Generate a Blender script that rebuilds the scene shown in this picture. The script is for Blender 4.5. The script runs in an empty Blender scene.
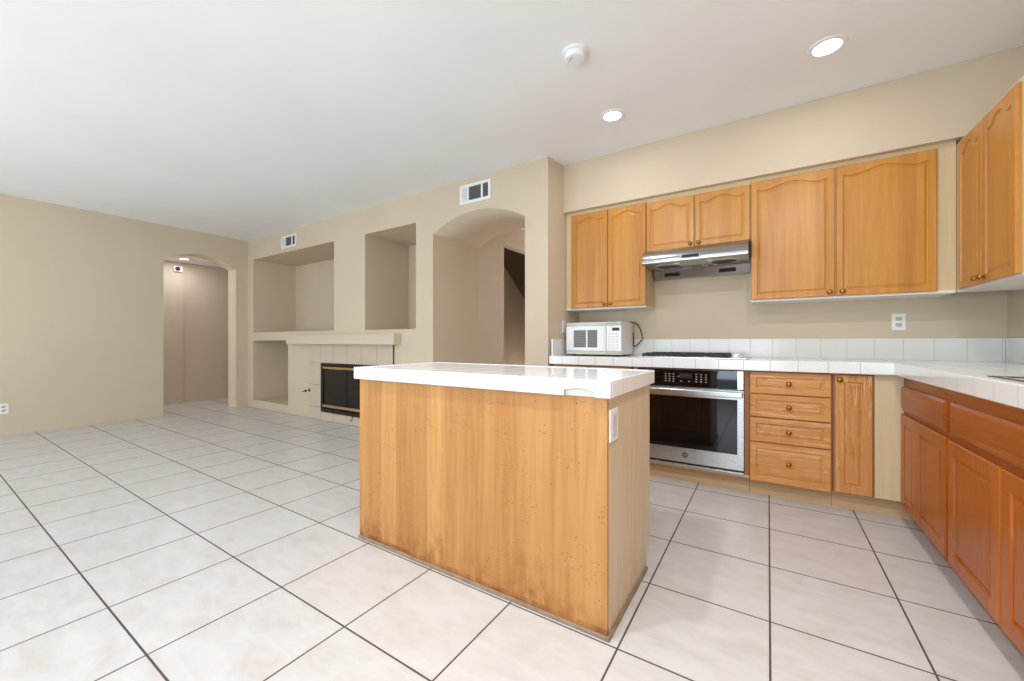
import bpy, bmesh, math, random
from mathutils import Vector, Matrix
R = math.radians
rnd = random.Random(7)
SC = bpy.context.scene
COL = SC.collection

# ------------------------------------------------------------------ camera
CAM_H = 1.062
cd = bpy.data.cameras.new('camera'); cam = bpy.data.objects.new('camera', cd); COL.objects.link(cam)
cam.location = (0, 0, CAM_H); cam.rotation_euler = (R(90), 0, R(32.73))
cd.sensor_fit = 'HORIZONTAL'; cd.sensor_width = 36; cd.lens = 398.5 / 1024 * 36
cd.shift_y = 1.35 / 1024; cd.clip_start = .02
SC.camera = cam
vs = SC.view_settings
vs.view_transform = 'Standard'; vs.look = 'None'; vs.gamma = 1; vs.use_curve_mapping = False
vs.exposure = -0.13

# ------------------------------------------------------------------ world, daylight, fill lights
w = bpy.data.worlds.new('sky'); SC.world = w; w.use_nodes = True
bg = w.node_tree.nodes['Background']; bg.inputs[0].default_value = (.80, .90, 1, 1); bg.inputs[1].default_value = 1.0


def area(name, loc, rot, sx, sy, power, col=(1, 1, 1), spread=180):
    l = bpy.data.lights.new(name, 'AREA'); l.shape = 'RECTANGLE'; l.size = sx; l.size_y = sy
    l.energy = power; l.color = col; l.spread = R(spread)
    o = bpy.data.objects.new(name, l); COL.objects.link(o); o.location = loc; o.rotation_euler = rot
    return o


DAY = (.80, .91, 1.0)
# the glazed openings in the wall behind the camera
area('daylight_sliding_door', (-1.05, -2.40, 1.15), (R(130), 0, 0), 2.4, 2.0, 94, (.72, .88, 1.0))
area('daylight_window', (-4.9, -2.36, 1.35), (R(112), 0, R(14)), 2.6, 1.8, 90, (.80, .92, 1.0))
area('hall_fill_light', (-2.45, 6.9, 1.5), (R(-90), 0, 0), 1.0, 1.6, 26, (1, .93, .9))  # added area light to brighten the closed passage behind the arch
area('stairwell_fill_light', (-3.42, 5.9, .25), (R(180), 0, 0), .3, .8, 2.6, (1, .95, .85))  # added light near the floor, brightens the stairwell
area('corridor_fill_light', (-8.15, .92, 1.5), (R(90), 0, 0), .8, 1.8, 11, (1, .95, .92))  # unseen area light brightening the corridor from its closed end


# ------------------------------------------------------------------ colour and material helpers
def lin(c):
    return tuple((v / 255 / 12.92 if v <= 10.3 else ((v / 255 + .055) / 1.055) ** 2.4) for v in c) + (1,)


class NT:
    def __init__(s, name):
        s.m = bpy.data.materials.new(name); s.m.use_nodes = True
        s.t = s.m.node_tree; s.b = s.t.nodes['Principled BSDF']; s._p = None

    def n(s, typ, **k):
        o = s.t.nodes.new(typ)
        for a, v in k.items(): setattr(o, a, v)
        return o

    def link(s, a, b): s.t.links.new(a, b)

    def val(s, sock, v):
        if hasattr(v, 'links') or hasattr(v, 'is_output'): s.link(v, sock)
        else: sock.default_value = v

    def math(s, op, a, b=0.0, c=None):
        o = s.n('ShaderNodeMath', operation=op); s.val(o.inputs[0], a); s.val(o.inputs[1], b)
        if c is not None: s.val(o.inputs[2], c)
        return o.outputs[0]

    def pos(s):
        if s._p is None:
            g = s.n('ShaderNodeNewGeometry'); x = s.n('ShaderNodeSeparateXYZ'); s.link(g.outputs['Position'], x.inputs[0])
            s._p = (g.outputs['Position'], x.outputs[0], x.outputs[1], x.outputs[2])
        return s._p

    def noise(s, scale, sc=(1, 1, 1), detail=3, rough=.5, dist=0, off=(0, 0, 0)):
        mp = s.n('ShaderNodeMapping'); s.link(s.pos()[0], mp.inputs[0]); mp.inputs['Scale'].default_value = sc
        mp.inputs['Location'].default_value = off
        o = s.n('ShaderNodeTexNoise'); s.link(mp.outputs[0], o.inputs['Vector']); o.inputs['Scale'].default_value = scale
        o.inputs['Detail'].default_value = detail; o.inputs['Roughness'].default_value = rough; o.inputs['Distortion'].default_value = dist
        return o.outputs[0]

    def ramp(s, f, a, b):
        o = s.n('ShaderNodeMapRange'); o.clamp = True; s.val(o.inputs[0], f); o.inputs[1].default_value = a; o.inputs[2].default_value = b
        return o.outputs[0]

    def mix(s, f, a, b, mode='MIX'):
        o = s.n('ShaderNodeMix', data_type='RGBA', blend_type=mode); s.val(o.inputs[0], f); s.val(o.inputs[6], a); s.val(o.inputs[7], b)
        return o.outputs[2]

    def line(s, c, phase, pitch, width):
        p = s.math('PINGPONG', s.math('SUBTRACT', c, phase), pitch / 2)
        return s.math('LESS_THAN', p, width / 2)

    def bump(s, h, strength=.2, dist=.01):
        o = s.n('ShaderNodeBump'); o.inputs['Strength'].default_value = strength; o.inputs['Distance'].default_value = dist
        s.val(o.inputs['Height'], h); s.link(o.outputs[0], s.b.inputs['Normal'])

    def out(s, col, rough=.5, metal=0, spec=None):
        s.val(s.b.inputs['Base Color'], col); s.val(s.b.inputs['Roughness'], rough); s.val(s.b.inputs['Metallic'], metal)
        if spec is not None: s.b.inputs['Specular IOR Level'].default_value = spec
        return s.m


def plain(name, c, rough=.5, metal=0, var=.04, spec=None):
    t = NT(name); n = t.noise(14, detail=4)
    col = t.mix(t.ramp(n, .3, .7), tuple(v * (1 - var) for v in lin(c)[:3]) + (1,), tuple(min(1, v * (1 + var)) for v in lin(c)[:3]) + (1,))
    return t.out(col, rough, metal, spec)


def wall_mat(name, c, rough=.75):
    t = NT(name)
    n = t.noise(1.3, detail=2)
    a = lin(c)
    col = t.mix(t.ramp(n, .3, .7), tuple(v * .975 for v in a[:3]) + (1,), tuple(v * 1.02 for v in a[:3]) + (1,))
    t.bump(t.noise(60, detail=2), .08, .004)
    return t.out(col, rough, 0, .3)


def wood(name, light, dark, rough=.38, strip=.09, grain_axis='z', stain=0.0, wear=0.0, strip_amt=.35, specks=0.0, coat=0.0):
    t = NT(name); p, x, y, z = t.pos()
    g = {'z': (1, 1, .045), 'x': (.045, 1, 1), 'y': (1, .045, 1)}[grain_axis]
    n1 = t.noise(42, g, 4, .6, .6); n2 = t.noise(5, g, 3, .5, 1.2)
    f = t.math('ADD', t.math('MULTIPLY', t.ramp(n1, .36, .64), .5), t.math('MULTIPLY', t.ramp(n2, .32, .68), .5))
    # glued strips
    c = {'z': t.math('ADD', x, t.math('MULTIPLY', y, 1.31)), 'x': t.math('ADD', z, y), 'y': t.math('ADD', z, x)}[grain_axis]
    fl = t.math('FLOOR', t.math('DIVIDE', c, strip)); wn = t.n('ShaderNodeTexWhiteNoise', noise_dimensions='1D'); t.link(fl, wn.inputs['W'])
    f = t.math('ADD', t.math('MULTIPLY', f, 1 - strip_amt), t.math('MULTIPLY', wn.outputs[0], strip_amt))
    col = t.mix(f, lin(light), lin(dark))
    if specks:
        v = t.n('ShaderNodeTexVoronoi'); t.link(p, v.inputs['Vector']); v.inputs['Scale'].default_value = 60
        m = t.math('MULTIPLY', t.math('LESS_THAN', v.outputs['Distance'], .17), t.math('GREATER_THAN', t.noise(7, detail=2, off=(3, 1, 2)), .51))
        col = t.mix(t.math('MULTIPLY', m, specks), col, lin((128, 74, 32)))
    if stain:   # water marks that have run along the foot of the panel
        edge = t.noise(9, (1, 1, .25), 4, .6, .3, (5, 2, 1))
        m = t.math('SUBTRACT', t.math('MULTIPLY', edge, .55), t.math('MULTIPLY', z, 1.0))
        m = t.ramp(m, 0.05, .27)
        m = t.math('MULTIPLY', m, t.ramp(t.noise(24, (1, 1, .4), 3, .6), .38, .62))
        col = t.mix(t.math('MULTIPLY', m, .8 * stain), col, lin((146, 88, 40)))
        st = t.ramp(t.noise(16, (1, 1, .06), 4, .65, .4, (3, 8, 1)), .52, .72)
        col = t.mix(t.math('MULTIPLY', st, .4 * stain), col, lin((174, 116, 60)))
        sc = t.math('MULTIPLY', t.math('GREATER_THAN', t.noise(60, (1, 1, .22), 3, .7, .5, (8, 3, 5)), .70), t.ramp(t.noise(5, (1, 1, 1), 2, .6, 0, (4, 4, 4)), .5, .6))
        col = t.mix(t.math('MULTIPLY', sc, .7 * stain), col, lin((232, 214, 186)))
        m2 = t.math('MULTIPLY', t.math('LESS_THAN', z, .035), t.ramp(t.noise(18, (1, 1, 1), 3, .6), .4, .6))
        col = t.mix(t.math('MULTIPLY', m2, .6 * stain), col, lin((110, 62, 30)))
    if wear:    # varnish scratched down to bare wood
        m = t.math('GREATER_THAN', t.noise(70, g, 4, .75, 1.0, (1, 4, 2)), .57)
        m = t.math('MULTIPLY', m, t.ramp(t.noise(4.5, (1, 1, 1), 3, .6, .5, (2, 2, 7)), .38, .54))
        col = t.mix(t.math('MULTIPLY', m, wear), col, lin((226, 190, 146)))
        m = t.math('MULTIPLY', t.math('GREATER_THAN', t.noise(55, g, 4, .7, 1.0, (9, 3, 2)), .59), t.ramp(t.noise(6, (1, 1, 1), 2, .6, .5, (7, 9, 7)), .38, .55))
        col = t.mix(t.math('MULTIPLY', m, wear * .7), col, lin((138, 80, 36)))
    t.bump(n1, .05, .002)
    t.b.inputs['Coat Weight'].default_value = coat; t.b.inputs['Coat Roughness'].default_value = .3
    return t.out(col, rough, 0, .4)


def floor_mat():
    t = NT('floor_tile'); p, x, y, z = t.pos(); P = .44480
    gm = t.math('MAXIMUM', t.line(x, -2.987 * P, P, .0068), t.line(y, 1.0497 * P, P, .0068))
    rot = t.n('ShaderNodeMapping'); t.link(p, rot.inputs[0]); rot.inputs['Rotation'].default_value = (0, 0, .5); rot.inputs['Scale'].default_value = (1, 2.3, 1)
    nz = t.n('ShaderNodeTexNoise'); t.link(rot.outputs[0], nz.inputs['Vector']); nz.inputs['Scale'].default_value = 5.5; nz.inputs['Detail'].default_value = 6; nz.inputs['Roughness'].default_value = .62; nz.inputs['Distortion'].default_value = .6
    cell = t.n('ShaderNodeCombineXYZ')
    t.link(t.math('FLOOR', t.math('DIVIDE', t.math('ADD', x, 2.987 * P), P)), cell.inputs[0]); t.link(t.math('FLOOR', t.math('DIVIDE', t.math('SUBTRACT', y, 1.0497 * P), P)), cell.inputs[1])
    wn = t.n('ShaderNodeTexWhiteNoise', noise_dimensions='3D'); t.link(cell.outputs[0], wn.inputs['Vector'])
    col = t.mix(t.ramp(nz.outputs[0], .38, .66), lin((211, 209, 208)), lin((202, 195, 190)))
    col = t.mix(t.math('MULTIPLY', t.ramp(t.noise(7, (1, 1.6, 1), 6, .7), .45, .7), .35), col, lin((220, 218, 217)))
    col = t.mix(t.math('MULTIPLY', wn.outputs[0], .18), col, lin((204, 196, 190)))
    col = t.mix(gm, col, lin((84, 73, 66)))
    t.bump(t.math('SUBTRACT', 1.0, gm), .5, .002)
    return t.out(col, t.math('ADD', .32, t.math('MULTIPLY', gm, .4)), 0, .5)


def tile_mat(name, c, grout, phases, pitch, width=.003, rough=.12, axes='xy', var=.02):
    t = NT(name); p, x, y, z = t.pos(); d = dict(x=x, y=y, z=z); m = None
    for a in axes:
        l = t.line(d[a], phases[a], pitch, width); m = l if m is None else t.math('MAXIMUM', m, l)
    a = lin(c)
    col = t.mix(t.ramp(t.noise(5, detail=2), .3, .7), tuple(v * (1 - var) for v in a[:3]) + (1,), a)
    col = t.mix(m, col, lin(grout)); t.bump(t.math('SUBTRACT', 1.0, m), .4, .0015)
    return t.out(col, t.math('ADD', rough, t.math('MULTIPLY', m, .5)), 0, .5)


def steel(name, c=(196, 196, 196), rough=.28, axis=(1, 1, 60)):
    t = NT(name); n = t.noise(10, axis, 3)
    return t.out(lin(c), t.math('ADD', rough - .04, t.math('MULTIPLY', n, .1)), 1)


def emit(name, c, s):
    t = NT(name); t.b.inputs['Emission Color'].default_value = c + (1,); t.b.inputs['Emission Strength'].default_value = s
    return t.out((.9, .9, .9, 1), .5)


def glass_dark(name, tr=.75, rough=.05, tint=(.62, .66, .64)):
    t = NT(name)
    tb = t.n('ShaderNodeBsdfTransparent'); tb.inputs[0].default_value = tint + (1,)
    gl = t.n('ShaderNodeBsdfGlossy'); gl.inputs['Roughness'].default_value = rough; gl.inputs[0].default_value = (.8, .8, .8, 1)
    lw = t.n('ShaderNodeLayerWeight'); lw.inputs[0].default_value = .35
    mx = t.n('ShaderNodeMixShader'); t.link(t.math('ADD', lw.outputs['Fresnel'], .02), mx.inputs[0]); t.link(tb.outputs[0], mx.inputs[1]); t.link(gl.outputs[0], mx.inputs[2])
    t.link(mx.outputs[0], t.t.nodes['Material Output'].inputs[0])
    return t.m


WALL = wall_mat('beige_wall_paint', (213, 196, 172))
HALLW = wall_mat('hall_wall_paint', (216, 200, 182))
CEIL = wall_mat('ceiling_paint', (247, 247, 247), .9)
FLOOR = floor_mat()
HONEY = wood('honey_maple', (212, 147, 58), (176, 111, 36), .33, .085, wear=.08, coat=.5)
HONEYR = wood('honey_maple_right_wall', (206, 142, 62), (180, 116, 44), .33, .085, wear=.12, coat=.25)
HONEYW = wood('worn_honey_maple', (216, 154, 88), (194, 128, 66), .42, .085, wear=.72)
HONEYX = wood('worn_honey_maple_level_grain', (218, 156, 90), (196, 130, 68), .42, .085, 'x', wear=.72)
AMBER = wood('amber_varnished_maple', (190, 100, 20), (146, 66, 8), .28, .10, wear=.12)
AMBERY = wood('amber_varnished_maple_level_grain', (186, 96, 20), (146, 66, 9), .28, .10, 'y', wear=.14)
RED = wood('reddish_stile_wood', (170, 112, 72), (142, 90, 56), .42, .2)
PALE = wood('pale_birch', (222, 200, 162), (208, 184, 144), .5, .2, strip_amt=.2)
PALEX = wood('pale_birch_level_grain', (214, 184, 144), (186, 150, 106), .5, .3, 'x', strip_amt=.2)
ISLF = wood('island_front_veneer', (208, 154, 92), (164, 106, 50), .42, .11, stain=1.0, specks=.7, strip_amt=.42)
ISLS = wood('island_end_veneer', (224, 204, 176), (206, 184, 154), .48, .1, stain=.25, strip_amt=.3)
UNDER = plain('white_cabinet_underside', (232, 228, 220), .6)
TOPT = tile_mat('counter_tile', (238, 238, 236), (196, 195, 192), dict(x=.011, y=3.165), .1525)
TOPR = tile_mat('counter_tile_right_run', (238, 238, 236), (196, 195, 192), dict(x=.62, y=2.09), .1525)
LIPX = tile_mat('edge_tile_along_wall', (240, 240, 239), (188, 186, 182), dict(x=.011), .1525, axes='x', width=.0035)
LIPY = tile_mat('edge_tile_right_run', (238, 238, 236), (188, 186, 182), dict(y=2.09), .1495, axes='y', width=.0035)
BSX = tile_mat('splash_tile_along_wall', (232, 231, 227), (196, 194, 188), dict(x=.03), .1525, axes='x')
BSY = tile_mat('splash_tile_side', (232, 231, 227), (196, 194, 188), dict(y=3.74), .1525, axes='y')
ITOP = tile_mat('island_tile', (242, 243, 244), (186, 187, 188), dict(x=-.64, y=1.50), .1525, width=.004)
ILX = tile_mat('island_edge_tile_front', (230, 233, 238), (196, 197, 200), dict(x=-.64), .1525, axes='x')
ILY = tile_mat('island_edge_tile_end', (242, 242, 243), (196, 197, 200), dict(y=1.50), .1765, axes='y')
GROUTW = plain('white_backer', (214, 212, 206), .7)
STEEL = steel('brushed_steel', (205, 206, 208), .26)
STEELH = steel('hood_steel', (172, 172, 172), .24, (60, 1, 1))
STEELD = steel('dark_steel', (120, 120, 120), .35)
BLACKG = plain('black_glass', (8, 8, 9), .04, 0, 0, .6)
BLACK = plain('black_enamel', (14, 14, 14), .35)
IRON = plain('cast_iron', (26, 26, 27), .55)
BRASS = plain('antique_brass', (168, 118, 58), .3, 1)
GOLD = plain('polished_brass_trim', (214, 190, 146), .3, 1)
WHITEP = plain('white_plastic', (240, 241, 243), .35)
OFFW = plain('aged_white_plastic', (204, 202, 188), .45)
GREYP = plain('grey_plastic', (150, 152, 150), .4)
DARKP = plain('dark_plastic', (38, 38, 38), .4)
KEYS = plain('pale_key_legend', (168, 170, 172), .5)
t_ = NT('microwave_window_reflected_slats'); _z = t_.pos()[3]
MWIN = t_.out(t_.mix(t_.line(_z, 0, .022, .006), lin((104, 106, 104)), lin((136, 128, 116))), .35)  # level stripes put the reflection of slats into the window colour
FTILE = tile_mat('fireplace_tile', (208, 190, 172), (140, 126, 112), dict(x=-5.457, z=-.130), .2913, width=.005, rough=.4, axes='x', var=.05)
FTILEZ = tile_mat('fireplace_tile_side', (208, 190, 172), (140, 126, 112), dict(z=.165), .305, width=.005, rough=.4, axes='z', var=.05)
MANTEL = plain('mantel_paint', (212, 198, 176), .6, 0, .015)
SOOT = plain('firebox_brick', (92, 86, 78), .8)
MESHM = plain('chain_curtain', (150, 146, 136), .5, .3)
LOGM = plain('ceramic_log', (120, 108, 92), .8)
FGLASS = glass_dark('fireplace_glass')
LENS = emit('lit_lamp_lens', (1, .97, .92), 9)
GRIME = plain('grimy_base_trim', (150, 128, 104), .7, 0, .25)


# ------------------------------------------------------------------ mesh helpers
class B:
    def __init__(s): s.bm = bmesh.new(); s.smooth = False

    def box(s, x0, x1, y0, y1, z0, z1, bev=0, seg=2):
        x0, x1 = sorted((x0, x1)); y0, y1 = sorted((y0, y1)); z0, z1 = sorted((z0, z1))
        r = bmesh.ops.create_cube(s.bm, size=1)
        bmesh.ops.scale(s.bm, vec=(x1 - x0, y1 - y0, z1 - z0), verts=r['verts'])
        bmesh.ops.translate(s.bm, vec=((x0 + x1) / 2, (y0 + y1) / 2, (z0 + z1) / 2), verts=r['verts'])
        if bev:
            es = list({e for v in r['verts'] for e in v.link_edges})
            bmesh.ops.bevel(s.bm, geom=es, offset=bev, segments=seg, affect='EDGES', profile=.6)
        return s

    def rings(s, rs, cap0=True, cap1=True):
        L = [[s.bm.verts.new(p) for p in r] for r in rs]
        n = len(L[0])
        for a, b in zip(L, L[1:]):
            for i in range(n):
                j = (i + 1) % n
                s.bm.faces.new((a[i], a[j], b[j], b[i]))
        if cap0: s.bm.faces.new(list(reversed(L[0])))
        if cap1: s.bm.faces.new(L[-1])
        return s

    def lathe(s, c, axis, prof, n=24, cap0=True, cap1=True):
        """prof: (radius, distance along axis)"""
        c = Vector(c); a = Vector(axis).normalized(); u = a.orthogonal().normalized(); v = a.cross(u)
        rs = [[c + a * h + u * (r * math.cos(k * 2 * math.pi / n)) + v * (r * math.sin(k * 2 * math.pi / n)) for k in range(n)] for r, h in prof]
        s.rings(rs, cap0, cap1); s.smooth = True
        return s

    def prism(s, pts, fa, fb):
        """closed outline pts -> two mapped copies"""
        return s.rings([[fa(p) for p in pts], [fb(p) for p in pts]])

    def tube(s, pts, r, n=8):
        pts = [Vector(p) for p in pts]; rs = []; up = Vector((0, 0, 1))
        for i, p in enumerate(pts):
            t = (pts[min(i + 1, len(pts) - 1)] - pts[max(i - 1, 0)]).normalized()
            u = t.cross(up if abs(t.z) < .95 else Vector((1, 0, 0))).normalized(); v = t.cross(u)
            rs.append([p + (u * math.cos(k * 2 * math.pi / n) + v * math.sin(k * 2 * math.pi / n)) * r for k in range(n)])
        s.rings(rs); s.smooth = True
        return s

    def done(s, name, mat, parent=None):
        bmesh.ops.recalc_face_normals(s.bm, faces=s.bm.faces[:])
        base = Vector((0, 0, 0)); q = parent
        while q is not None: base += q.location; q = q.parent
        if parent is not None: bmesh.ops.translate(s.bm, vec=-base, verts=s.bm.verts[:])
        me = bpy.data.meshes.new(name); s.bm.to_mesh(me); s.bm.free()
        if s.smooth:
            me.polygons.foreach_set('use_smooth', [True] * len(me.polygons))
            try: me.set_sharp_from_angle(angle=R(38))
            except Exception: pass
        me.materials.append(mat)
        o = bpy.data.objects.new(name, me); COL.objects.link(o)
        if parent is not None: o.parent = parent
        return o


def thing(name, label, cat, loc=(0, 0, 0), group=None):
    o = bpy.data.objects.new(name, None); COL.objects.link(o); o.location = loc; o.empty_display_size = .1
    o['label'] = label; o['category'] = cat
    if group: o['group'] = group
    return o


def tag(o, label, cat, group=None):
    o['label'] = label; o['category'] = cat
    if group: o['group'] = group
    return o


def struct(name, b, mat):
    o = b.done(name, mat); o['kind'] = 'structure'; return o


def grid_wall(b, us, zs, filled, fmap, d0, d1):
    """cells of a wall; fmap(u, z, d) -> world"""
    nu, nz = len(us) - 1, len(zs) - 1
    F = lambda i, j: 0 <= i < nu and 0 <= j < nz and filled((us[i] + us[i + 1]) / 2, (zs[j] + zs[j + 1]) / 2)
    q = lambda *ps: b.bm.faces.new([b.bm.verts.new(fmap(*p)) for p in ps])
    for i in range(nu):
        for j in range(nz):
            if not F(i, j): continue
            u0, u1, z0, z1 = us[i], us[i + 1], zs[j], zs[j + 1]
            q((u0, z0, d0), (u1, z0, d0), (u1, z1, d0), (u0, z1, d0)); q((u0, z0, d1), (u0, z1, d1), (u1, z1, d1), (u1, z0, d1))
            if not F(i - 1, j): q((u0, z0, d0), (u0, z1, d0), (u0, z1, d1), (u0, z0, d1))
            if not F(i + 1, j): q((u1, z0, d0), (u1, z0, d1), (u1, z1, d1), (u1, z1, d0))
            if not F(i, j - 1): q((u0, z0, d0), (u0, z0, d1), (u1, z0, d1), (u1, z0, d0))
            if not F(i, j + 1): q((u0, z1, d0), (u1, z1, d0), (u1, z1, d1), (u0, z1, d1))
    bmesh.ops.remove_doubles(b.bm, verts=b.bm.verts[:], dist=1e-5)


def holes_wall(b, u0, u1, z0, z1, holes, fmap, d0, d1):
    us = sorted({u0, u1} | {h[0] for h in holes} | {h[1] for h in holes}); zs = sorted({z0, z1} | {h[2] for h in holes} | {h[3] for h in holes})
    grid_wall(b, us, zs, lambda u, z: not any(h[0] < u < h[1] and h[2] < z < h[3] for h in holes), fmap, d0, d1)


def arch_fill(b, ua, ub, zs, za, fmap, d0, d1, n=32):
    """spandrels between a segmental arch (spring zs, apex za) and the level line za"""
    c = (ub - ua) / 2; h = za - zs; r = (c * c + h * h) / (2 * h); zc = za - r; um = (ua + ub) / 2
    P = []
    for i in range(n + 1):
        u = ua + (ub - ua) * i / n; P.append((u, zc + math.sqrt(max(0, r * r - (u - um) ** 2))))
    zt = za + .0005
    V = lambda u, z, d: b.bm.verts.new(fmap(u, z, d))
    fa = [(V(u, z, d0), V(u, zt, d0), V(u, z, d1), V(u, zt, d1)) for u, z in P]
    for a, c2 in zip(fa, fa[1:]):
        b.bm.faces.new((a[0], c2[0], c2[1], a[1])); b.bm.faces.new((a[2], a[3], c2[3], c2[2]))
        f = b.bm.faces.new((a[0], a[2], c2[2], c2[0])); f.smooth = True


# ------------------------------------------------------------------ room shell
CZ = 2.735; FY = 3.2; WX = 1.275; BY = 3.82; LX = -7.28; RY = -2.4; SX = -1.67
struct('floor', B().box(-9.2, 1.5, -2.6, 7.2, -.12, 0), FLOOR)
struct('ceiling', B().box(-9.2, 1.5, -2.6, 7.2, CZ, CZ + .1), CEIL)
XZ = lambda u, z, d: (u, d, z)
YZ = lambda u, z, d: (d, u, z)
# fireplace wall: two upper niches, one lower niche, firebox opening, arched passage
b = B()
N1 = (-7.10, -4.89, 1.215, 2.41); N0 = (-7.10, -6.036, .113, 1.083); N2 = (-4.243, -3.346, 1.21, 2.408)
FB = (-5.145, -4.0, .108, .775); AR = (-3.085, -1.912, 0, 2.40)
holes_wall(b, -7.62, SX, 0, CZ, [N1, N0, N2, FB, AR], XZ, FY, 4.02)
arch_fill(b, AR[0], AR[1], 2.24, 2.40, XZ, FY, 4.02)
for h, yb in ((N1, 3.90), (N0, 3.90), (N2, 3.92)): b.box(h[0] - .01, h[1] + .01, yb, 4.021, h[2] - .01, h[3] + .01)
b.box(FB[0] - .01, FB[1] + .01, 3.85, 4.021, 0.05, FB[3] + .01)
b.prism([(-1.672, 3.2005), (-1.634, 3.46), (-1.634, 4.0), (-1.672, 4.0)], lambda p: (p[0], p[1], 0), lambda p: (p[0], p[1], CZ))
struct('wall_center', b, WALL)
# left wall with arch into the corridor
b = B()
LA = (2.100, 3.026, 0, 2.392)
holes_wall(b, RY, 3.2, 0, CZ, [LA], YZ, LX, -7.56)
arch_fill(b, LA[0], LA[1], 2.235, 2.392, YZ, LX, -7.56)
struct('wall_left', b, WALL)
struct('wall_corridor', B().box(-8.75, -8.62, 2.76, 4.4, 0, CZ).box(-8.80, -8.61, .7, 2.76, 0, CZ).box(-8.7, -7.62, 4.3, 4.4, 0, CZ).box(-8.7, -7.62, .7, .8, 0, CZ).box(-7.66, -7.56, 3.2, 4.4, 0, CZ), HALLW)  # slight jog shaped into the far wall where the light falls off
struct('ceiling_corridor', B().box(-8.7, -7.56, .8, 4.3, 2.45, 2.55), CEIL)
# kitchen back wall and dropped soffit, right wall, wall behind the camera
struct('wall_back', B().box(SX, 1.42, BY, 4.02, 0, CZ), WALL)
struct('wall_soffit', B().box(-1.66, WX, 3.455, BY, 2.288, CZ, .004), WALL)
struct('wall_right', B().box(WX, 1.42, RY, BY, 0, CZ), WALL)
b = B(); holes_wall(b, LX, WX, 0, CZ, [(-6.25, -3.55, .35, 2.35), (-2.3, .2, .02, 2.28)], XZ, RY, -2.52); struct('wall_rear', b, WALL)


def glazing(name, x0, x1, z0, z1, n):
    b = B()
    for a in (x0, x1 - .05): b.box(a, a + .05, -2.48, -2.40, z0, z1)
    for a in (z0, z1 - .05): b.box(x0, x1, -2.48, -2.40, a, a + .05)
    for k in range(1, n): xm = x0 + (x1 - x0) * k / n; b.box(xm - .035, xm + .035, -2.47, -2.41, z0, z1)
    struct(name, b, WHITEP)


glazing('window_1', -6.25, -3.55, .35, 2.35, 2)
glazing('window_2', -2.3, .2, .02, 2.28, 2)
# passage behind the arch: its left wall has a doorway with a stair beyond
b = B(); holes_wall(b, 4.02, 7.0, 0, CZ, [(4.594, 5.5, 0, 2.42)], YZ, -3.085, -3.2)
b.box(-3.2, SX, 6.98, 7.1, 0, CZ); b.box(-1.9, -1.78, 4.02, 7.0, 0, CZ)
struct('wall_passage', b, HALLW)
b = B(); b.box(-4.9, -4.8, 4.02, 6.6, 0, CZ); b.box(-4.8, -3.2, 6.5, 6.6, 0, CZ)
struct('wall_stairwell', b, HALLW)
# sloping stair wall seen through the doorway (plane x = -3.75)
b = B(); xs = -3.75
STAIR = lambda y: 2.34 - (y - 5.584) * .742
pts = [(4.1, 0), (6.49, 0), (6.49, STAIR(6.49)), (4.1, 2.73)]
pts = [(4.1, 0), (6.49, 0), (6.49, STAIR(6.49)), (5.06, 2.73), (4.1, 2.73)]
b.prism(pts, lambda p: (xs, p[0], p[1]), lambda p: (-3.86, p[0], p[1]))
struct('wall_stair_stringer', b, HALLW)
struct('wall_stair_side', B().box(-3.98, -3.861, 4.02, 6.5, 0, CZ), wall_mat('stair_wall_brown', (158, 138, 112)))  # browner tone than the sloping slab in front

# ------------------------------------------------------------------ mantel, fireplace
b = B(); b.box(-5.90, -3.60, 3.10, FY, 1.029, 1.160, .006)
tag(b.done('mantel_shelf', MANTEL), 'long beige painted mantel shelf above the tiled fireplace surround', 'mantel')
t = thing('tile_surround', 'pinkish beige square tile surround framing the black fireplace under the mantel', 'fireplace surround', (-4.58, FY, 0))
B().box(-5.457, -3.71, 3.182, FY, .775, 1.027, .002).done('tile_row', FTILE, t)
B().box(-5.457, -3.71, 3.182, FY, 0, .108, .002).done('tile_row', FTILE, t)
B().box(-5.457, -5.145, 3.182, FY, .108, .775, .002).done('tile_column', FTILEZ, t)
B().box(-4.0, -3.71, 3.182, FY, .108, .775, .002).done('tile_column', FTILEZ, t)
B().box(-3.7099, -3.704, 3.181, FY, 0, 1.027).done('edge_strip', plain('brown_grout', (96, 82, 70), .8), t)
t = thing('fireplace_insert', 'black framed fireplace with glass doors and brass strips set in the tile surround', 'fireplace', (-4.58, FY, .108))
x0, x1, z0, z1 = -5.143, -4.002, .110, .773
b = B()
b.box(x0, x0 + .055, 3.165, 3.21, z0, z1, .003).box(x1 - .055, x1, 3.165, 3.21, z0, z1, .003).box(x0 + .055, x1 - .055, 3.165, 3.21, z0, z0 + .05).box(x0 + .055, x1 - .055, 3.165, 3.21, z1 - .035, z1)
b.done('frame', BLACK, t)
B().box(x0 + .05, x1 - .05, 3.160, 3.18, z1 - .075, z1 - .045, .004).done('brass_strip', GOLD, t)
B().box(x0 + .05, x1 - .05, 3.160, 3.18, z0 + .070, z0 + .105, .004).done('brass_strip', GOLD, t)
B().box(x0 + .055, -4.59, 3.175, 3.181, z0 + .105, z1 - .085).done('glass_door', FGLASS, t)
B().box(-4.575, x1 - .055, 3.175, 3.181, z0 + .105, z1 - .085).done('glass_door', FGLASS, t)
B().box(-4.592, -4.573, 3.168, 3.184, z0 + .1, z1 - .08, .002).done('door_stile', BLACK, t)
b = B()  # firebox shell
b.box(x0 + .02, x0 + .04, 3.21, 3.80, z0, z1).box(x1 - .04, x1 - .02, 3.21, 3.80, z0, z1).box(x0 + .04, x1 - .04, 3.78, 3.80, z0, z1).box(x0 + .04, x1 - .04, 3.21, 3.78, z0, z0 + .02).box(x0 + .04, x1 - .04, 3.21, 3.78, z1 - .02, z1)
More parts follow.
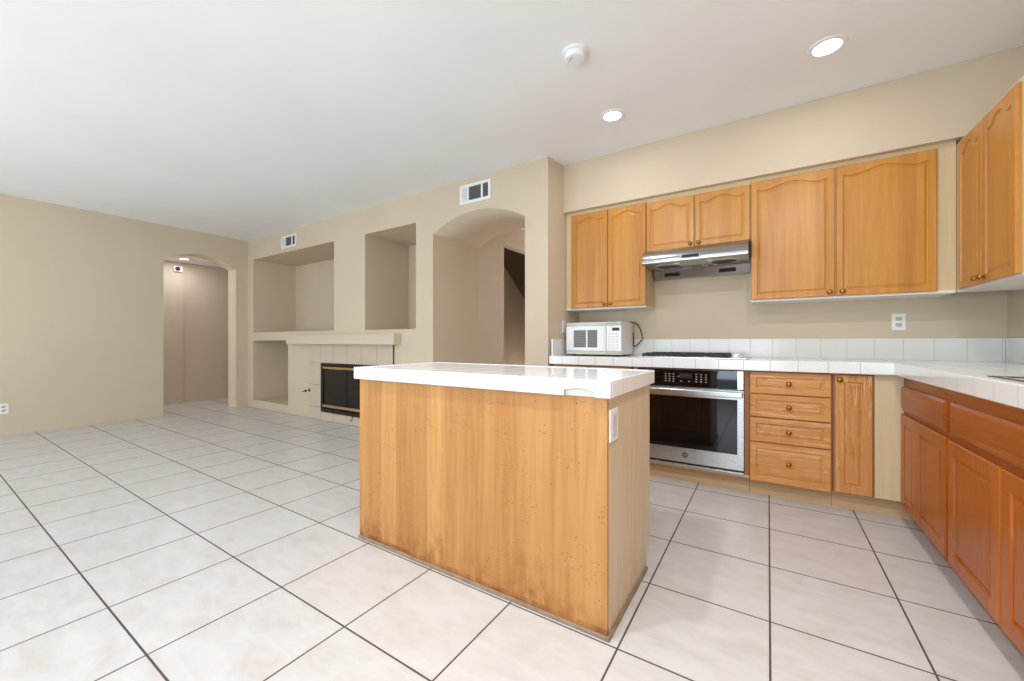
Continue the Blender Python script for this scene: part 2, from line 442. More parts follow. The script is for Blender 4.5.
b.done('firebox', SOOT, t)
for sgn, xa, xb in ((1, x0 + .06, -4.80), (-1, -4.36, x1 - .06)):   # mesh curtain bunched at both sides
    n = 60; fr = [(xa + (xb - xa) * i / n, 3.235 + .012 * math.sin(i * 1.3)) for i in range(n + 1)]
    b = B(); b.prism(fr + [(p[0], p[1] + .003) for p in reversed(fr)], lambda p: (p[0], p[1], z0 + .05), lambda p: (p[0], p[1], z1 - .05)); b.done('mesh_curtain', MESHM, t)
for k, (xa, ya, xb, yb, zz) in enumerate(((-4.95, 3.42, -4.25, 3.45, .20), (-4.85, 3.60, -4.30, 3.55, .20), (-4.75, 3.44, -4.40, 3.58, .29))):
    b = B(); P = [(xa + (xb - xa) * i / 8, ya + (yb - ya) * i / 8, zz + .01 * math.sin(i * 1.7)) for i in range(9)]; b.tube(P, .045, 10); b.done('gas_log', LOGM, t)
t = thing('gas_valve', 'small dark gas key valve on the wall left of the fireplace tiles', 'gas valve', (-5.50, FY, .37))
B().lathe((-5.438, 3.182, .382), (0, -1, 0), [(.026, 0), (.026, .004), (.010, .008), (.010, .02)], 14).done('escutcheon', BRASS, t)
B().lathe((-5.555, FY, .362), (0, -1, 0), [(.014, 0), (.014, .02), (.004, .025), (.004, .04)], 12).tube([(-5.585, 3.165, .352), (-5.525, 3.165, .374)], .006).done('key', DARKP, t)
t = thing('damper_hook', 'small black hook hanging below the fireplace door', 'hook', (-4.44, 3.17, .10))
B().tube([(-4.44, 3.158, .14), (-4.44, 3.156, .09), (-4.45, 3.152, .06), (-4.47, 3.152, .055), (-4.475, 3.152, .07)], .006).done('hook_rod', BLACK, t)


# ------------------------------------------------------------------ vents, smoke detector, lamps
def vent(x0, x1, z0, z1, label):
    t = thing('air_vent', label, 'air vent', ((x0 + x1) / 2, FY, (z0 + z1) / 2), 'white wall air vents')
    y0 = FY - .012; W = x1 - x0; m = .028
    a, c = x0 + W * .30, x0 + W * .70
    b = B(); b.box(a, x1 - m, y0, FY, z0, z0 + m).box(a, x1 - m, y0, FY, z1 - m, z1).box(x0, a, y0, FY, z0, z1).box(x1 - m, x1, y0, FY, z0, z1).box(c, c + .022, y0, FY, z0 + m, z1 - m)
    b.done('frame', WHITEP, t)
    B().box(a, x1 - m, FY - .003, FY, z0 + m, z1 - m).done('duct_opening', BLACK, t)
    b = B()
    n = 9
    for i in range(n):
        z = z0 + m + (z1 - z0 - 2 * m) * (i + .5) / n
        for xa, xb in ((a, c), (c + .022, x1 - m)): b.box(xa, xb, FY - .010, FY - .004, z - .002, z + .002)
    b.done('louver_bank', GREYP, t)
    b = B()
    for i in range(6): xx = x0 + .035 + i * (a - x0 - .05) / 6; b.box(xx, xx + .004, y0 - .002, y0, z0 + m, z1 - m)
    b.done('closed_blades', OFFW, t)


vent(-6.206, -5.80, 2.468, 2.650, 'white wall air vent above the wide upper niche near the far corner')
vent(-2.694, -2.303, 2.480, 2.675, 'white wall air vent above the arched passage')


def recessed(x, y, z, r, label, power, grp='recessed ceiling lights'):
    t = thing('recessed_light', label, 'ceiling light', (x, y, z), grp)
    B().lathe((x, y, z), (0, 0, -1), [(r, 0), (r, .004), (r * .96, .008), (r * .74, .007), (r * .70, .002), (r * .70, 0)], 40).done('trim_ring', WHITEP, t)
    B().lathe((x, y, z), (0, 0, -1), [(r * .695, .001), (r * .695, .004), (r * .3, .005)], 36).done('lamp_lens', LENS, t)
    l = bpy.data.lights.new('recessed_lamp', 'AREA'); l.shape = 'DISK'; l.size = r * 1.3; l.energy = power; l.color = (.95, .97, 1.0)
    o = bpy.data.objects.new('recessed_lamp', l); COL.objects.link(o); o.location = (0, 0, -.012); o.parent = t
    return t


recessed(.281, 2.865, CZ, .092, 'larger lit recessed ceiling light, the one above the drawer cabinets', 3)
recessed(-.968, 2.880, CZ, .085, 'smaller lit recessed kitchen ceiling light, above the microwave and range hood', 3)
recessed(-8.20, 2.64, 2.45, .080, 'lit recessed light in the corridor ceiling seen through the far arch', 5)
for k, (lx, ly) in enumerate(((.28, .75), (-.97, .75), (.28, -1.3), (-.97, -1.3))):  # unseen fill lights added to brighten the room from above
    recessed(lx, ly, CZ, .085, 'added fill light recessed in the ceiling, out of view', 22)
t = thing('smoke_detector', 'round white smoke detector on the ceiling above the island', 'smoke detector', (-.941, 2.139, CZ))
B().lathe((-.941, 2.139, CZ), (0, 0, -1), [(.074, 0), (.074, .012), (.068, .016)], 40).done('mounting_base', WHITEP, t)
B().lathe((-.941, 2.139, CZ), (0, 0, -1), [(.062, .0165), (.062, .03), (.054, .042), (.03, .046), (.012, .046)], 40).done('cover', WHITEP, t)
b = B()
for k in range(4): b.lathe((-.941 + .03 * math.cos(3.6 + k * .35), 2.139 + .034 * math.sin(3.6 + k * .35), CZ - .044), (0, 0, -1), [(.004, 0), (.003, .004)], 8)
b.done('sensor_slot', GREYP, t)
t = thing('corridor_sensor', 'small white box with round dark lens high on the corridor wall', 'sensor', (-8.61, 2.68, 2.325))
B().box(-8.61, -8.57, 2.62, 2.74, 2.275, 2.375, .008).done('housing', WHITEP, t)
B().lathe((-8.57, 2.665, 2.325), (1, 0, 0), [(.034, 0), (.034, .008), (.02, .016)], 20).done('lens', BLACK, t)


# ------------------------------------------------------------------ outlets
def outlet(name, c, nrm, label, wd=.072, ht=.117, kind='outlet'):
    """cover plate centred at c on a wall whose outward normal is nrm ('-y', '+x', ...)"""
    s = 1 if nrm[0] == '+' else -1
    t = thing(name, label, 'light switch' if kind == 'switch' else 'outlet', c)
    x, y, z = c

    def bx(b, u0, u1, d0, d1, w0, w1, bev=0):
        if nrm[1] == 'y': b.box(x + u0, x + u1, y + s * d0, y + s * d1, z + w0, z + w1, bev)
        else: b.box(x + s * d0, x + s * d1, y + u0, y + u1, z + w0, z + w1, bev)
        return b
    bx(B(), -wd / 2, wd / 2, 0, .006, -ht / 2, ht / 2, .002).done('cover_plate', WHITEP, t)
    if kind == 'flat':
        bx(B(), -.020, .020, .006, .009, -.040, .040, .002).done('receptacle', plain('pale_grey_receptacle', (205, 205, 212), .4), t)
        return t
    if kind == 'switch':
        bx(B(), -.017, .017, .006, .010, -.034, .034, .002).done('rocker', WHITEP, t)
        return t
    for dz in (-.021, .021):
        so = bx(B(), -.017, .017, .006, .009, dz - .0145, dz + .0145, .001).done('socket', OFFW, t)
        b = B(); bx(b, -.009, -.006, .009, .0095, dz - .002, dz + .008); bx(b, .006, .009, .009, .0095, dz - .002, dz + .008); bx(b, -.003, .003, .009, .0095, dz - .010, dz - .005)
        b.done('slot', DARKP, so)
    return t


outlet('wall_outlet', (.770, BY, 1.202), '-y', 'white duplex outlet on the kitchen wall above the backsplash')
outlet('wall_outlet', (LX, .682, .305), '+x', 'white duplex outlet low on the long left wall')
outlet('island_outlet', (-.481, 1.435, .757), '+x', 'white outlet on the end panel of the kitchen island', .085, .117, 'flat')
outlet('wall_switch', (-1.636, 3.458, 1.205), '+x', 'pale switch plate on the side wall beside the microwave', .075, .12, 'switch')


# ------------------------------------------------------------------ cabinet doors, drawers, knobs
def outline(w, h, m, arch, n=28):
    P = [(m + (w - 2 * m) * i / n, m) for i in range(n + 1)]
    P += [(w - m, m + (h - 2 * m) * i / 6) for i in range(1, 6)]
    top = []
    for i in range(n + 1):
        s = 1 - i / n
        if arch:
            k = abs(s - .5) * 2      # 0 centre .. 1 side
            bump = .5 + .5 * math.cos(min(1, k / .80) * math.pi)
            bump = max(bump, 0) + (.30 * math.sin((k - .80) / .20 * math.pi / 2) if k > .80 else 0)
            top.append((m + (w - 2 * m) * s, h - m - arch * (1 - bump)))
        else: top.append((m + (w - 2 * m) * s, h - m))
    P += top
    P += [(m, h - m - (h - 2 * m) * i / 6) for i in range(1, 6)]
    # right and left sides must end at the curve ends
    zr = top[0][1]; zl = top[-1][1]
    for i in range(1, 6): P[n + i] = (w - m, m + (zr - m) * i / 6)
    for i in range(1, 6): P[2 * n + 6 + i] = (m, zl - (zl - m) * i / 6)
    return P


def panel_front(name, u0, u1, w0, w1, F, mat, parent, arch=0, stile=.052, th=.019, slab=False):
    """F(u, w, d): d is the distance out from the face frame"""
    W, H = u1 - u0, w1 - w0
    prof = [(0, 0, 0), (0, th - .005, 0), (.0045, th, 0)]
    if slab: prof = [(0, 0, 0), (0, th - .008, 0), (.012, th, 0)]
    else: prof += [(stile, th, arch), (stile + .004, th - .007, arch), (stile + .009, th - .0075, arch), (stile + .022, th - .002, arch)]
    b = B()
    b.rings([[F(u0 + x, w0 + z, d) for x, z in outline(W, H, m, a)] for m, d, a in prof])
    return b.done(name, mat, parent)


def knob(F, u, w_, parent, d0=.019, r=.0155):
    o = Vector(F(u, w_, d0)); a = Vector(F(u, w_, d0 + 1)) - o
    B().lathe(o, a, [(.010, 0), (.010, .002), (.0055, .006), (.0055, .012), (r, .016), (r, .021), (r * .75, .026), (r * .35, .0285)], 20).done('knob', BRASS, parent)


FB_ = lambda y: (lambda u, w_, d: (u, y - d, w_))      # faces the room from the back wall
FR_ = lambda x: (lambda u, w_, d: (x - d, u, w_))      # faces the room from the right wall

# ---- upper cabinets on the back wall
UY = 3.504; UB = 1.362; UT = 2.288
Fu = FB_(UY)


def upper(x0, x1, z0, label, doors, knobs, zt=2.255, zb=None, side=True):
    t = thing('upper_cabinet', label, 'cabinet', ((x0 + x1) / 2, BY, z0))
    B().box(x0, x1, UY, BY, z0 + .018, UT).done('body', PALE, t)
    B().box(x0 + .001, x1 - .001, UY + .001, BY, z0, z0 + .018).done('bottom_panel', UNDER, t)
    for (a, c), k in zip(doors, knobs):
        d = panel_front('door', a, c, (zb or z0 + .014), zt, Fu, HONEY, t, arch=.036, stile=.036)
        knob(Fu, k, (zb or z0 + .014) + .028, d)
    return t


upper(-1.630, -.882, UB, 'tall narrow honey maple wall cabinet with two doors above the microwave', [(-1.572, -1.220), (-1.214, -.881)], [-1.248, -1.188])
upper(-.880, -.112, 1.828, 'short honey maple wall cabinet with two doors above the range hood', [(-.876, -.501), (-.495, -.116)], [-.530, -.467], 2.247, 1.829)
upper(-.110, .963, UB, 'wide honey maple wall cabinet with two large doors right of the range hood', [(-.106, .385), (.391, .878)], [.355, .423])
# ---- upper cabinet on the right wall
t = thing('upper_cabinet', 'honey maple wall cabinet on the right wall facing across the kitchen', 'cabinet', (WX, 3.0, UB))
Fru = FR_(.965)
B().box(.965, WX, 2.655, 3.502, UB + .018, 2.262).done('body', PALE, t)
B().box(.966, WX, 2.656, 3.502, UB, UB + .018).done('bottom_panel', UNDER, t)
for a, c, k in ((3.110, 3.425, 3.142), (2.760, 3.104, 3.074)):
    d = panel_front('door', a, c, UB + .012, 2.238, Fru, HONEYR, t, arch=.044, stile=.04)
    knob(Fru, k, UB + .04, d)

# ---- base cabinets, back run
BF = 3.224; BT = .866; Fb = FB_(BF); TOE = 3.284


def base(x0, x1, label, mat=RED):
    t = thing('base_cabinet', label, 'cabinet', ((x0 + x1) / 2, BY, 0))
    B().box(x0, x1, BF, BY - .002, .118, BT).done('body', mat, t)
    B().box(x0, .735 if x1 > .6 else x1, TOE, TOE + .02, 0, .118).done('toe_kick', PALEX, t)
    return t


t = base(-1.630, -.922, 'honey maple base cabinet below the microwave, mostly behind the island')
for a, c in ((-1.622, -1.290), (-1.284, -.930)):
    d = panel_front('drawer', a, c, .735, .856, Fb, HONEYX, t, stile=.03); knob(Fb, (a + c) / 2, .795, d)
    d = panel_front('door', a, c, .128, .722, Fb, HONEYW, t); knob(Fb, c - .03 if a < -1.4 else a + .03, .69, d)
# oven housing
t = thing('oven_cabinet', 'reddish brown wood cabinet framing the built-in oven below the cooktop', 'cabinet', (-.52, BY, 0))
b = B(); b.box(-.920, -.904, BF, BY - .002, .118, BT).box(-.140, -.112, BF, BY - .002, .118, BT).box(-.904, -.140, BF, BY - .002, .861, BT).box(-.904, -.140, 3.76, BY - .002, .118, .861).box(-.904, -.140, BF + .02, 3.76, .118, .130)
b.done('body', RED, t)
B().box(-.920, -.112, TOE, TOE + .02, 0, .118).done('toe_kick', PALEX, t)
B().box(-.920, -.112, BF - .012, BF, .118, .133).done('lower_rail', PALEX, t)
# drawers
t = base(-.110, .343, 'worn honey maple cabinet with four stacked drawers right of the oven')
for z0, z1 in ((.709, .857), (.549, .704), (.380, .544), (.108, .375)):
    d = panel_front('drawer', -.106, .336, z0, z1, Fb, HONEYX, t, stile=.036); knob(Fb, .1145, (z0 + z1) / 2 + (.012 if z0 < .2 else 0), d)
# narrow door
t = base(.345, .672, 'narrow worn maple base cabinet with one tall door beside the pale corner panel')
d = panel_front('door', .354, .533, .120, .856, Fb, HONEYW, t, stile=.045); knob(Fb, .376, .825, d)
B().box(.543, .673, BF - .006, BF, .118, .862).done('corner_filler', PALE, t)

# ---- base cabinets, right run
RX = .674; Fr = FR_(RX)


def rbase(y0, y1, label, split=None):
    t = thing('base_cabinet', label, 'cabinet', (WX, (y0 + y1) / 2, 0))
    B().box(RX, WX - .002, y0, y1, .100, BT).done('body', AMBERY, t)
    B().box(.735, .755, y0, y1, 0, .100).done('toe_kick', RED, t)
    return t


t = rbase(2.478, 3.222, 'amber maple base cabinet at the inner corner with one drawer above two doors')
panel_front('drawer', 2.518, 3.205, .662, .802, Fr, AMBERY, t, slab=True)
panel_front('door', 2.930, 3.205, .105, .640, Fr, AMBER, t, stile=.055)
panel_front('door', 2.508, 2.924, .105, .640, Fr, AMBER, t, stile=.055)
t = rbase(1.40, 2.476, 'amber maple sink base cabinet with a plain false drawer front and two large doors')
panel_front('false_drawer_front', 1.45, 2.462, .662, .802, Fr, AMBERY, t, slab=True)
panel_front('door', 2.018, 2.478, .100, .638, Fr, AMBER, t, stile=.06)
panel_front('door', 1.500, 2.008, .100, .638, Fr, AMBER, t, stile=.06)

# ------------------------------------------------------------------ tiled counter along the walls
CT = .935
t = thing('tiled_countertop', 'L-shaped white tiled kitchen countertop with low tile backsplash', 'countertop', (.2, 3.5, BT))
SNK = (.690, 1.150, 1.42, 2.17)
b = B(); b.box(-1.634, WX - .001, 3.19, BY - .001, BT + .001, CT)
b.done('back_slab', TOPT, t)
b = B(); b.box(.645, SNK[0], 1.38, 3.19, BT + .001, CT).box(SNK[1], WX - .001, 1.38, 3.19, BT + .001, CT).box(SNK[0], SNK[1], SNK[3], 3.19, BT + .001, CT).box(SNK[0], SNK[1], 1.38, SNK[2], BT + .001, CT)
b.done('side_slab', TOPR, t)
B().box(-1.641, .645, 3.163, 3.19, BT, CT + .003, .006, 3).done('edge_tile_trim', LIPX, t)
B().box(.618, .645, 1.38, 3.19, BT, CT + .003, .006, 3).done('edge_tile_trim', LIPY, t)
B().box(-1.621, WX - .012, BY - .012, BY, CT, CT + .152, .002).done('backsplash', BSX, t)
B().box(WX - .012, WX, 1.38, BY - .012, CT, CT + .152, .002).done('backsplash', BSY, t)
B().box(-1.636, -1.622, 3.20, BY, CT, CT + .152, .002).done('backsplash', BSY, t)
# sink
t = thing('kitchen_sink', 'stainless double bowl sink set in the white tiled counter under the right wall', 'sink', ((SNK[0] + SNK[1]) / 2, (SNK[2] + SNK[3]) / 2, CT))
x0, x1, y0, y1 = SNK
b = B(); r = .012
b.box(x0 - r, x0 + .004, y0 - r, y1 + r, CT - .002, CT + .003, .001).box(x1 - .004, x1 + r, y0 - r, y1 + r, CT - .002, CT + .003, .001).box(x0, x1, y1 - .004, y1 + r, CT - .002, CT + .003, .001).box(x0, x1, y0 - r, y0 + .004, CT - .002, CT + .003, .001)
b.done('rim', STEELD, t)
ym = (y0 + y1) / 2
for a, c in ((y0, ym - .01), (ym + .01, y1)):
    b = B()

    def rr(k, z, a=a, c=c):
        P = []; rad = .04; X0, X1, Y0, Y1 = x0 + k, x1 - k, a + k, c - k
        for cx, cy, s in ((X1 - rad, Y1 - rad, 0), (X0 + rad, Y1 - rad, 1), (X0 + rad, Y0 + rad, 2), (X1 - rad, Y0 + rad, 3)):
            for i in range(6): an = (s + i / 5) * math.pi / 2; P.append((cx + rad * math.cos(an), cy + rad * math.sin(an), z))
        return P
    b.rings([rr(.002, CT + .002), rr(.006, CT - .02), rr(.012, CT - .15), rr(.03, CT - .175)], False, True); b.smooth = True
    bw = b.done('bowl', STEEL, t)
    B().lathe(((x0 + x1) / 2, (a + c) / 2, CT - .1745), (0, 0, 1), [(.04, 0), (.04, .002), (.028, .0025), (.02, .001)], 20).done('drain', STEELD, bw)
B().box(x0 + .004, x1 - .004, ym - .009, ym + .009, CT - .06, CT - .004, .003).done('divider', STEEL, t)

# ------------------------------------------------------------------ cooktop
t = thing('gas_cooktop', 'stainless gas cooktop with black cast iron grates on the white tile counter', 'cooktop', (-.50, 3.52, CT))
B().box(-.885, -.125, 3.265, 3.765, CT, CT + .010, .004).done('steel_pan', STEEL, t)
for gx in (-.858, -.552):
    b = B(); a0, a1, y0, y1 = gx, gx + .298, 3.285, 3.745; zt = CT + .036
    for yy in (y0, (y0 + y1) / 2 - .006, y1 - .012): b.box(a0, a1, yy, yy + .012, zt - .020, zt, .003)
    for xx in (a0, a1 - .012): b.box(xx, xx + .012, y0, y1, zt - .020, zt, .003)
    for cy in ((y0 * 3 + y1) / 4, (y0 + y1 * 3) / 4):
        xm = (a0 + a1) / 2
        b.box(a0, xm - .035, cy - .005, cy + .005, zt - .012, zt + .004, .002).box(xm + .035, a1, cy - .005, cy + .005, zt - .012, zt + .004, .002)
        b.box(xm - .005, xm + .005, cy - .11, cy - .035, zt - .012, zt + .004, .002).box(xm - .005, xm + .005, cy + .035, cy + .11, zt - .012, zt + .004, .002)
    for xx in (a0, a1 - .014):
        for yy in (y0, y1 - .014, (y0 + y1) / 2 - .007): b.box(xx, xx + .014, yy, yy + .014, CT + .009, zt - .006, .002)
    b.done('grate', IRON, t)
    for cy in ((y0 * 3 + y1) / 4, (y0 + y1 * 3) / 4):
        xm = (a0 + a1) / 2
        bn = B().lathe((xm, cy, CT + .009), (0, 0, 1), [(.052, 0), (.050, .006), (.040, .008), (.038, .012)], 24).done('burner', STEEL, t)
        B().lathe((xm, cy, CT + .021), (0, 0, 1), [(.034, 0), (.036, .003), (.032, .007), (.01, .008)], 24).done('burner_cap', IRON, bn)
for i in range(4):
    yy = 3.33 + i * .125
    kb = B().lathe((-.195, yy, CT + .010), (0, 0, 1), [(.028, 0), (.028, .004), (.023, .006), (.021, .026), (.017, .030), (.004, .030)], 20).done('knob', WHITEP, t)
    B().box(-.197, -.193, yy - .017, yy + .002, CT + .0395, CT + .042).done('pointer', GREYP, kb)

# ------------------------------------------------------------------ microwave
MX0, MX1, MY0, MY1, MZ0, MZ1 = -1.582, -1.066, 3.400, 3.745, CT + .014, 1.238
t = thing('microwave', 'small white microwave oven standing on the counter in the corner', 'microwave', ((MX0 + MX1) / 2, (MY0 + MY1) / 2, CT))
B().box(MX0, MX1, MY0 + .022, MY1, MZ0, MZ1, .004).done('body', WHITEP, t)
xd = MX0 + .378
b = B(); wx0, wx1, wz0, wz1 = MX0 + .072, xd - .078, MZ0 + .062, MZ1 - .070
z0, z1 = MZ0 + .034, MZ1 - .034
b.box(MX0, wx0, MY0, MY0 + .021, z0, z1).box(wx1, xd, MY0, MY0 + .021, z0, z1).box(wx0, wx1, MY0, MY0 + .021, z0, wz0).box(wx0, wx1, MY0, MY0 + .021, wz1, z1)
dr = b.done('door', WHITEP, t)
B().box(wx0, wx1, MY0 + .006, MY0 + .018, wz0, wz1).done('window', MWIN, dr)
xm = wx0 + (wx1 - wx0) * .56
B().box(xm - .007, xm + .007, MY0 + .002, MY0 + .006, wz0, wz1).done('window_reflection_bar', WHITEP, dr)  # white bar modelled in place of a reflection on the window
B().box(xd - .034, xd - .012, MY0 - .012, MY0 - .0005, z0 + .02, z1 - .02, .004).done('handle', WHITEP, dr)
cp = B().box(xd + .006, MX1, MY0, MY0 + .021, z0, z1, .003).done('control_panel', WHITEP, t)
B().box(MX1 - .080, MX1 - .016, MY0 - .001, MY0 + .002, z1 - .045, z1 - .018).done('display', BLACK, cp)
b = B()
for i in range(3):
    for j in range(6): b.box(MX1 - .118 + i * .034, MX1 - .092 + i * .034, MY0 - .0008, MY0 + .002, z0 + .02 + j * .024, z0 + .036 + j * .024)
b.done('keypad', plain('faint_key_print', (224, 224, 221), .4), cp)
for za, zb_ in ((MZ0, MZ0 + .031), (MZ1 - .031, MZ1)):
    st = B().box(MX0, MX1, MY0 + .002, MY0 + .021, za, zb_, .002).done('vent_strip', OFFW, t)
    b = B()
    for i in range(40):
        xx = MX0 + .015 + i * .0125
        if i > 28: b.box(xx, xx + .006, MY0 + .0012, MY0 + .003, za + .008, zb_ - .008)
    b.done('vent_slots', GREYP, st)
for xx in (MX0 + .04, MX1 - .07):
    for yy in (MY0 + .05, MY1 - .07): B().lathe((xx + .015, yy, CT), (0, 0, 1), [(.014, 0), (.016, .0145)], 12).done('foot', DARKP, t)
b = B(); cpts = []
P = [(-1.13, 3.73, 1.239), (-1.10, 3.752, 1.243), (-1.065, 3.762, 1.246), (-1.03, 3.770, 1.225), (-1.000, 3.772, 1.17), (-.985, 3.772, 1.10), (-1.005, 3.770, 1.06), (-1.045, 3.768, 1.025), (-1.062, 3.765, 1.03), (-1.064, 3.762, 1.09), (-1.066, 3.758, 1.16)]
for i in range(len(P) - 1):
    p0, p1, p2, p3 = (Vector(P[max(i - 1, 0)]), Vector(P[i]), Vector(P[i + 1]), Vector(P[min(i + 2, len(P) - 1)]))
    for k in range(6):
        u = k / 6; cpts.append(.5 * ((2 * p1) + (p2 - p0) * u + (2 * p0 - 5 * p1 + 4 * p2 - p3) * u * u + (3 * p1 - p0 - 3 * p2 + p3) * u ** 3))
b.tube(cpts, .005, 8).done('power_cord', DARKP, t)

# ------------------------------------------------------------------ range hood
t = thing('range_hood', 'stainless steel range hood under the short wall cabinet', 'range hood', (-.49, BY, 1.62))
hx0, hx1 = -.866, -.116
prof = [(3.818, 1.826), (3.484, 1.826), (3.44, 1.824), (3.40, 1.814), (3.365, 1.795), (3.335, 1.770), (3.315, 1.738), (3.304, 1.708), (3.308, 1.694), (3.320, 1.690), (3.700, 1.690), (3.735, 1.622), (3.818, 1.622)]
b = B(); b.prism(prof, lambda p: (hx0 + .004, p[0], p[1]), lambda p: (hx1 - .004, p[0], p[1])); b.smooth = True
b.done('shell', STEELH, t)
side = [(y, z) for y, z in prof]
B().prism(side, lambda p: (hx0, p[0], p[1]), lambda p: (hx0 + .004, p[0], p[1])).done('end_cap', STEELD, t)
B().prism(side, lambda p: (hx1 - .004, p[0], p[1]), lambda p: (hx1, p[0], p[1])).done('end_cap', BLACK, t)
cpn = B().prism([(3.311, 1.738), (3.301, 1.710), (3.309, 1.706), (3.320, 1.738)], lambda p: (-.578, p[0], p[1]), lambda p: (-.428, p[0], p[1])).done('control_bezel', STEEL, t)
B().prism([(3.3085, 1.735), (3.2995, 1.714), (3.306, 1.711), (3.316, 1.735)], lambda p: (-.563, p[0], p[1]), lambda p: (-.443, p[0], p[1])).done('control_buttons', BLACK, cpn)
for xx in (-.70, -.29):
    fn = B().lathe((xx, 3.50, 1.690), (0, 0, -1), [(.115, 0), (.112, .004), (.100, .006), (.095, .002)], 36).done('fan_ring', STEEL, t)
    B().lathe((xx, 3.50, 1.690), (0, 0, -1), [(.092, .0), (.090, .004), (.03, .004)], 30).done('fan_opening', BLACK, fn)
    b = B()
    for k in range(3): b.lathe((xx, 3.50, 1.686), (0, 0, -1), [(.028 + .022 * k, 0), (.028 + .022 * k, .003), (.033 + .022 * k, .003), (.033 + .022 * k, 0)], 30, False, False)
    b.done('fan_grille', STEELD, fn)
for xx in (-.615, -.372): B().lathe((xx, 3.385, 1.690), (0, 0, -1), [(.022, 0), (.022, .003), (.015, .005)], 20).done('lamp', WHITEP, t)
for xa in (-.775, -.345):
    q = lambda s_, o: (3.70 + .035 * s_ - o * .889, 1.690 - .068 * s_ - o * .457)
    b = B(); b.prism([q(.30, 0), q(.30, .002), q(.72, .002), q(.72, 0)], lambda p: (xa, p[0], p[1]), lambda p: (xa + .125, p[0], p[1])); b.done('grease_cup', BLACK, t)

# ------------------------------------------------------------------ wall oven
OX0, OX1 = -.900, -.143; OY = 3.197
t = thing('wall_oven', 'stainless built-in oven with black glass window and control panel', 'oven', ((OX0 + OX1) / 2, 3.5, .135))
B().box(OX0 + .004, OX1 - .004, OY + .03, 3.74, .136, .855).done('cavity_housing', STEELD, t)
cpn = B().box(OX0, OX1, OY + .004, OY + .034, .725, .858, .003).done('control_panel', STEEL, t)
gp = B().box(OX0 + .03, OX1 - .038, OY + .001, OY + .006, .728, .855).done('control_glass', BLACKG, cpn)
b = B()
rr2 = random.Random(3)


def marks(b, xs, zs):
    for x in xs:
        for z in zs: b.box(x, x + .012, OY, OY + .0015, z, z + .006)


marks(b, (-.665, -.637, -.609), (.762, .780, .798, .816)); marks(b, (-.555, -.500), (.765,)); marks(b, (-.450, -.418, -.386), (.765, .783, .801, .819))
b.box(-.572, -.562, OY, OY + .0015, .800, .806)
b.done('key_legends', KEYS, cpn)
B().box(-.560, -.475, OY, OY + .002, .792, .826).done('display', BLACK, cpn)
b = B(); z0, z1 = .163, .718; wx0, wx1, wz0, wz1 = OX0 + .038, OX1 - .038, .270, .655
b.box(OX0, wx0, OY, OY + .030, z0, z1).box(wx1, OX1, OY, OY + .030, z0, z1).box(wx0, wx1, OY, OY + .030, z0, wz0).box(wx0, wx1, OY, OY + .030, wz1, z1)
dr = b.done('door', STEEL, t)
B().box(wx0, wx1, OY + .003, OY + .028, wz0, wz1).done('window', BLACKG, dr)
B().box(OX0 + .004, OX1 - .004, OY - .052, OY - .030, .672, .712, .008, 3).done('handle', STEEL, dr)
for xx in (OX0 + .03, OX1 - .06): B().box(xx, xx + .03, OY - .034, OY, .680, .704, .002).done('handle_post', STEEL, dr)
em = B().lathe(((OX0 + OX1) / 2, OY, .218), (0, -1, 0), [(.021, 0), (.021, .002), (.018, .003), (.017, .002)], 30).done('emblem', STEELD, dr)
fc = bpy.data.curves.new('emblem_outline', 'FONT'); fc.body = 'GE'; fc.size = .022; fc.extrude = .0006; fc.align_x = 'CENTER'; fc.align_y = 'CENTER'; fc.shear = .3
fo = bpy.data.objects.new('emblem_outline', fc); COL.objects.link(fo); bpy.context.view_layer.update()
me = bpy.data.meshes.new_from_object(fo.evaluated_get(bpy.context.evaluated_depsgraph_get()))
bpy.data.objects.remove(fo); bpy.data.curves.remove(fc)
me.name = 'emblem_letters'; me.materials.clear(); me.materials.append(STEEL)
me.transform(Matrix.Translation(Vector(((OX0 + OX1) / 2, OY - .0035, .218)) - t.location) @ Matrix.Rotation(R(90), 4, 'X'))
fo = bpy.data.objects.new('emblem_letters', me); COL.objects.link(fo); fo.parent = em
B().box(OX0, OX1, OY + .012, OY + .03, .147, .162).done('lower_gap', BLACK, t)
B().box(OX0, OX1, OY + .002, OY + .03, .136, .147, .001).done('lower_trim', STEEL, t)

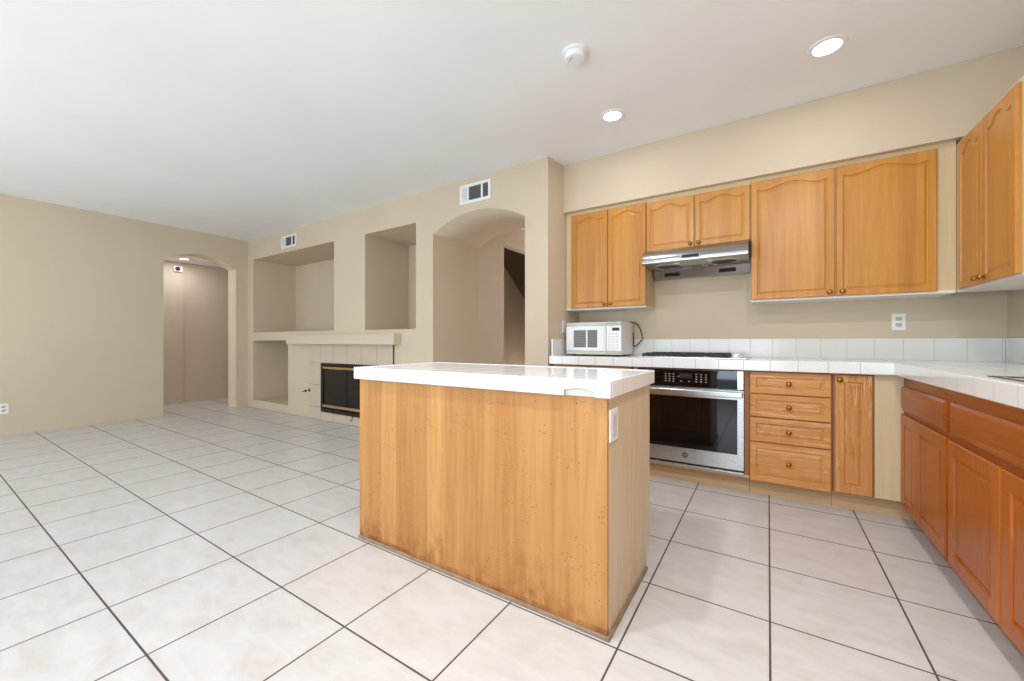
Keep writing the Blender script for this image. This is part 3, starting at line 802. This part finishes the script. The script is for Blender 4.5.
# ------------------------------------------------------------------ island
IX0, IX1, IY0, IY1 = -1.868, -.482, 1.376, 1.975
IT = .925; IB = .862
t = thing('kitchen_island', 'freestanding kitchen island with honey wood panels and white tiled top', 'kitchen island', ((IX0 + IX1) / 2, (IY0 + IY1) / 2, 0))
B().box(IX0, IX1, IY0, IY0 + .018, .004, IB).done('front_panel', ISLF, t)
pts = [(IY0 + .018, .004), (1.908, .004), (1.908, .128), (IY1, .128), (IY1, IB), (IY0 + .018, IB)]
pe = B().prism(pts, lambda p: (IX1 - .018, p[0], p[1]), lambda p: (IX1 + .001, p[0], p[1])).done('end_panel', ISLS, t)
B().prism(pts, lambda p: (IX0, p[0], p[1]), lambda p: (IX0 + .018, p[0], p[1])).done('end_panel', ISLS, t)
B().box(IX0 + .018, IX1 - .018, IY0 + .018, IY1 - .02, .128, IB).done('carcass', RED, t)
B().box(IX0 + .018, IX1 - .018, 1.888, 1.906, .004, .128).done('toe_kick', PALEX, t)
Fi = lambda u, w_, d: (-u, IY1 - .02 + d, w_)
for a, c in ((.505, .950), (.957, 1.400), (1.407, 1.850)):
    d = panel_front('drawer', a, c, .72, .85, Fi, HONEYX, t, stile=.03); knob(Fi, (a + c) / 2, .785, d)
    d = panel_front('door', a, c, .135, .705, Fi, HONEYW, t); knob(Fi, a + .03, .67, d)
b = B(); b.box(IX0 - .004, IX1 + .006, IY0 - .010, IY0, 0, .016, .003).box(IX1 + .001, IX1 + .011, IY0 - .010, 1.906, 0, .016, .003); b.done('base_trim', GRIME, t)
# top
TX0, TX1, TY0, TY1 = -1.892, -.462, 1.353, 1.998
B().box(TX0 + .022, TX1 - .022, TY0 + .022, TY1 - .022, IB + .001, IT - .002).done('tile_top', ITOP, t)
b = B(); CH0, CH1 = -.640, -.522          # the broken edge tile
b.box(TX0, CH0 - .0008, TY0, TY0 + .022, IB, IT + .001, .006, 3)
b.box(CH1 + .0008, TX1, TY0, TY0 + .022, IB, IT + .001, .006, 3)
n = 16; low = [(CH0 + (CH1 - CH0) * i / n, IB + .022 + .011 * math.sin(math.pi * i / n)) for i in range(n + 1)]
b.prism(low + [(CH1, IT - .004), (CH1, IT), (CH0, IT), (CH0, IT - .004)], lambda p: (p[0], TY0 + .002, p[1]), lambda p: (p[0], TY0 + .022, p[1]))
b.done('front_edge_tiles', ILX, t)
B().box(CH0, CH1, TY0 + .014, TY0 + .0222, IB + .001, IB + .036).done('exposed_backer', GROUTW, t)
B().box(TX1 - .022, TX1, TY0 + .022, TY1, IB, IT + .001, .006, 3).done('end_edge_tiles', ILY, t)
B().box(TX0, TX0 + .022, TY0 + .022, TY1, IB, IT + .001, .006, 3).done('end_edge_tiles', ILY, t)
B().box(TX0 + .022, TX1 - .022, TY1 - .022, TY1, IB, IT + .001, .006, 3).done('back_edge_tiles', ILX, t)
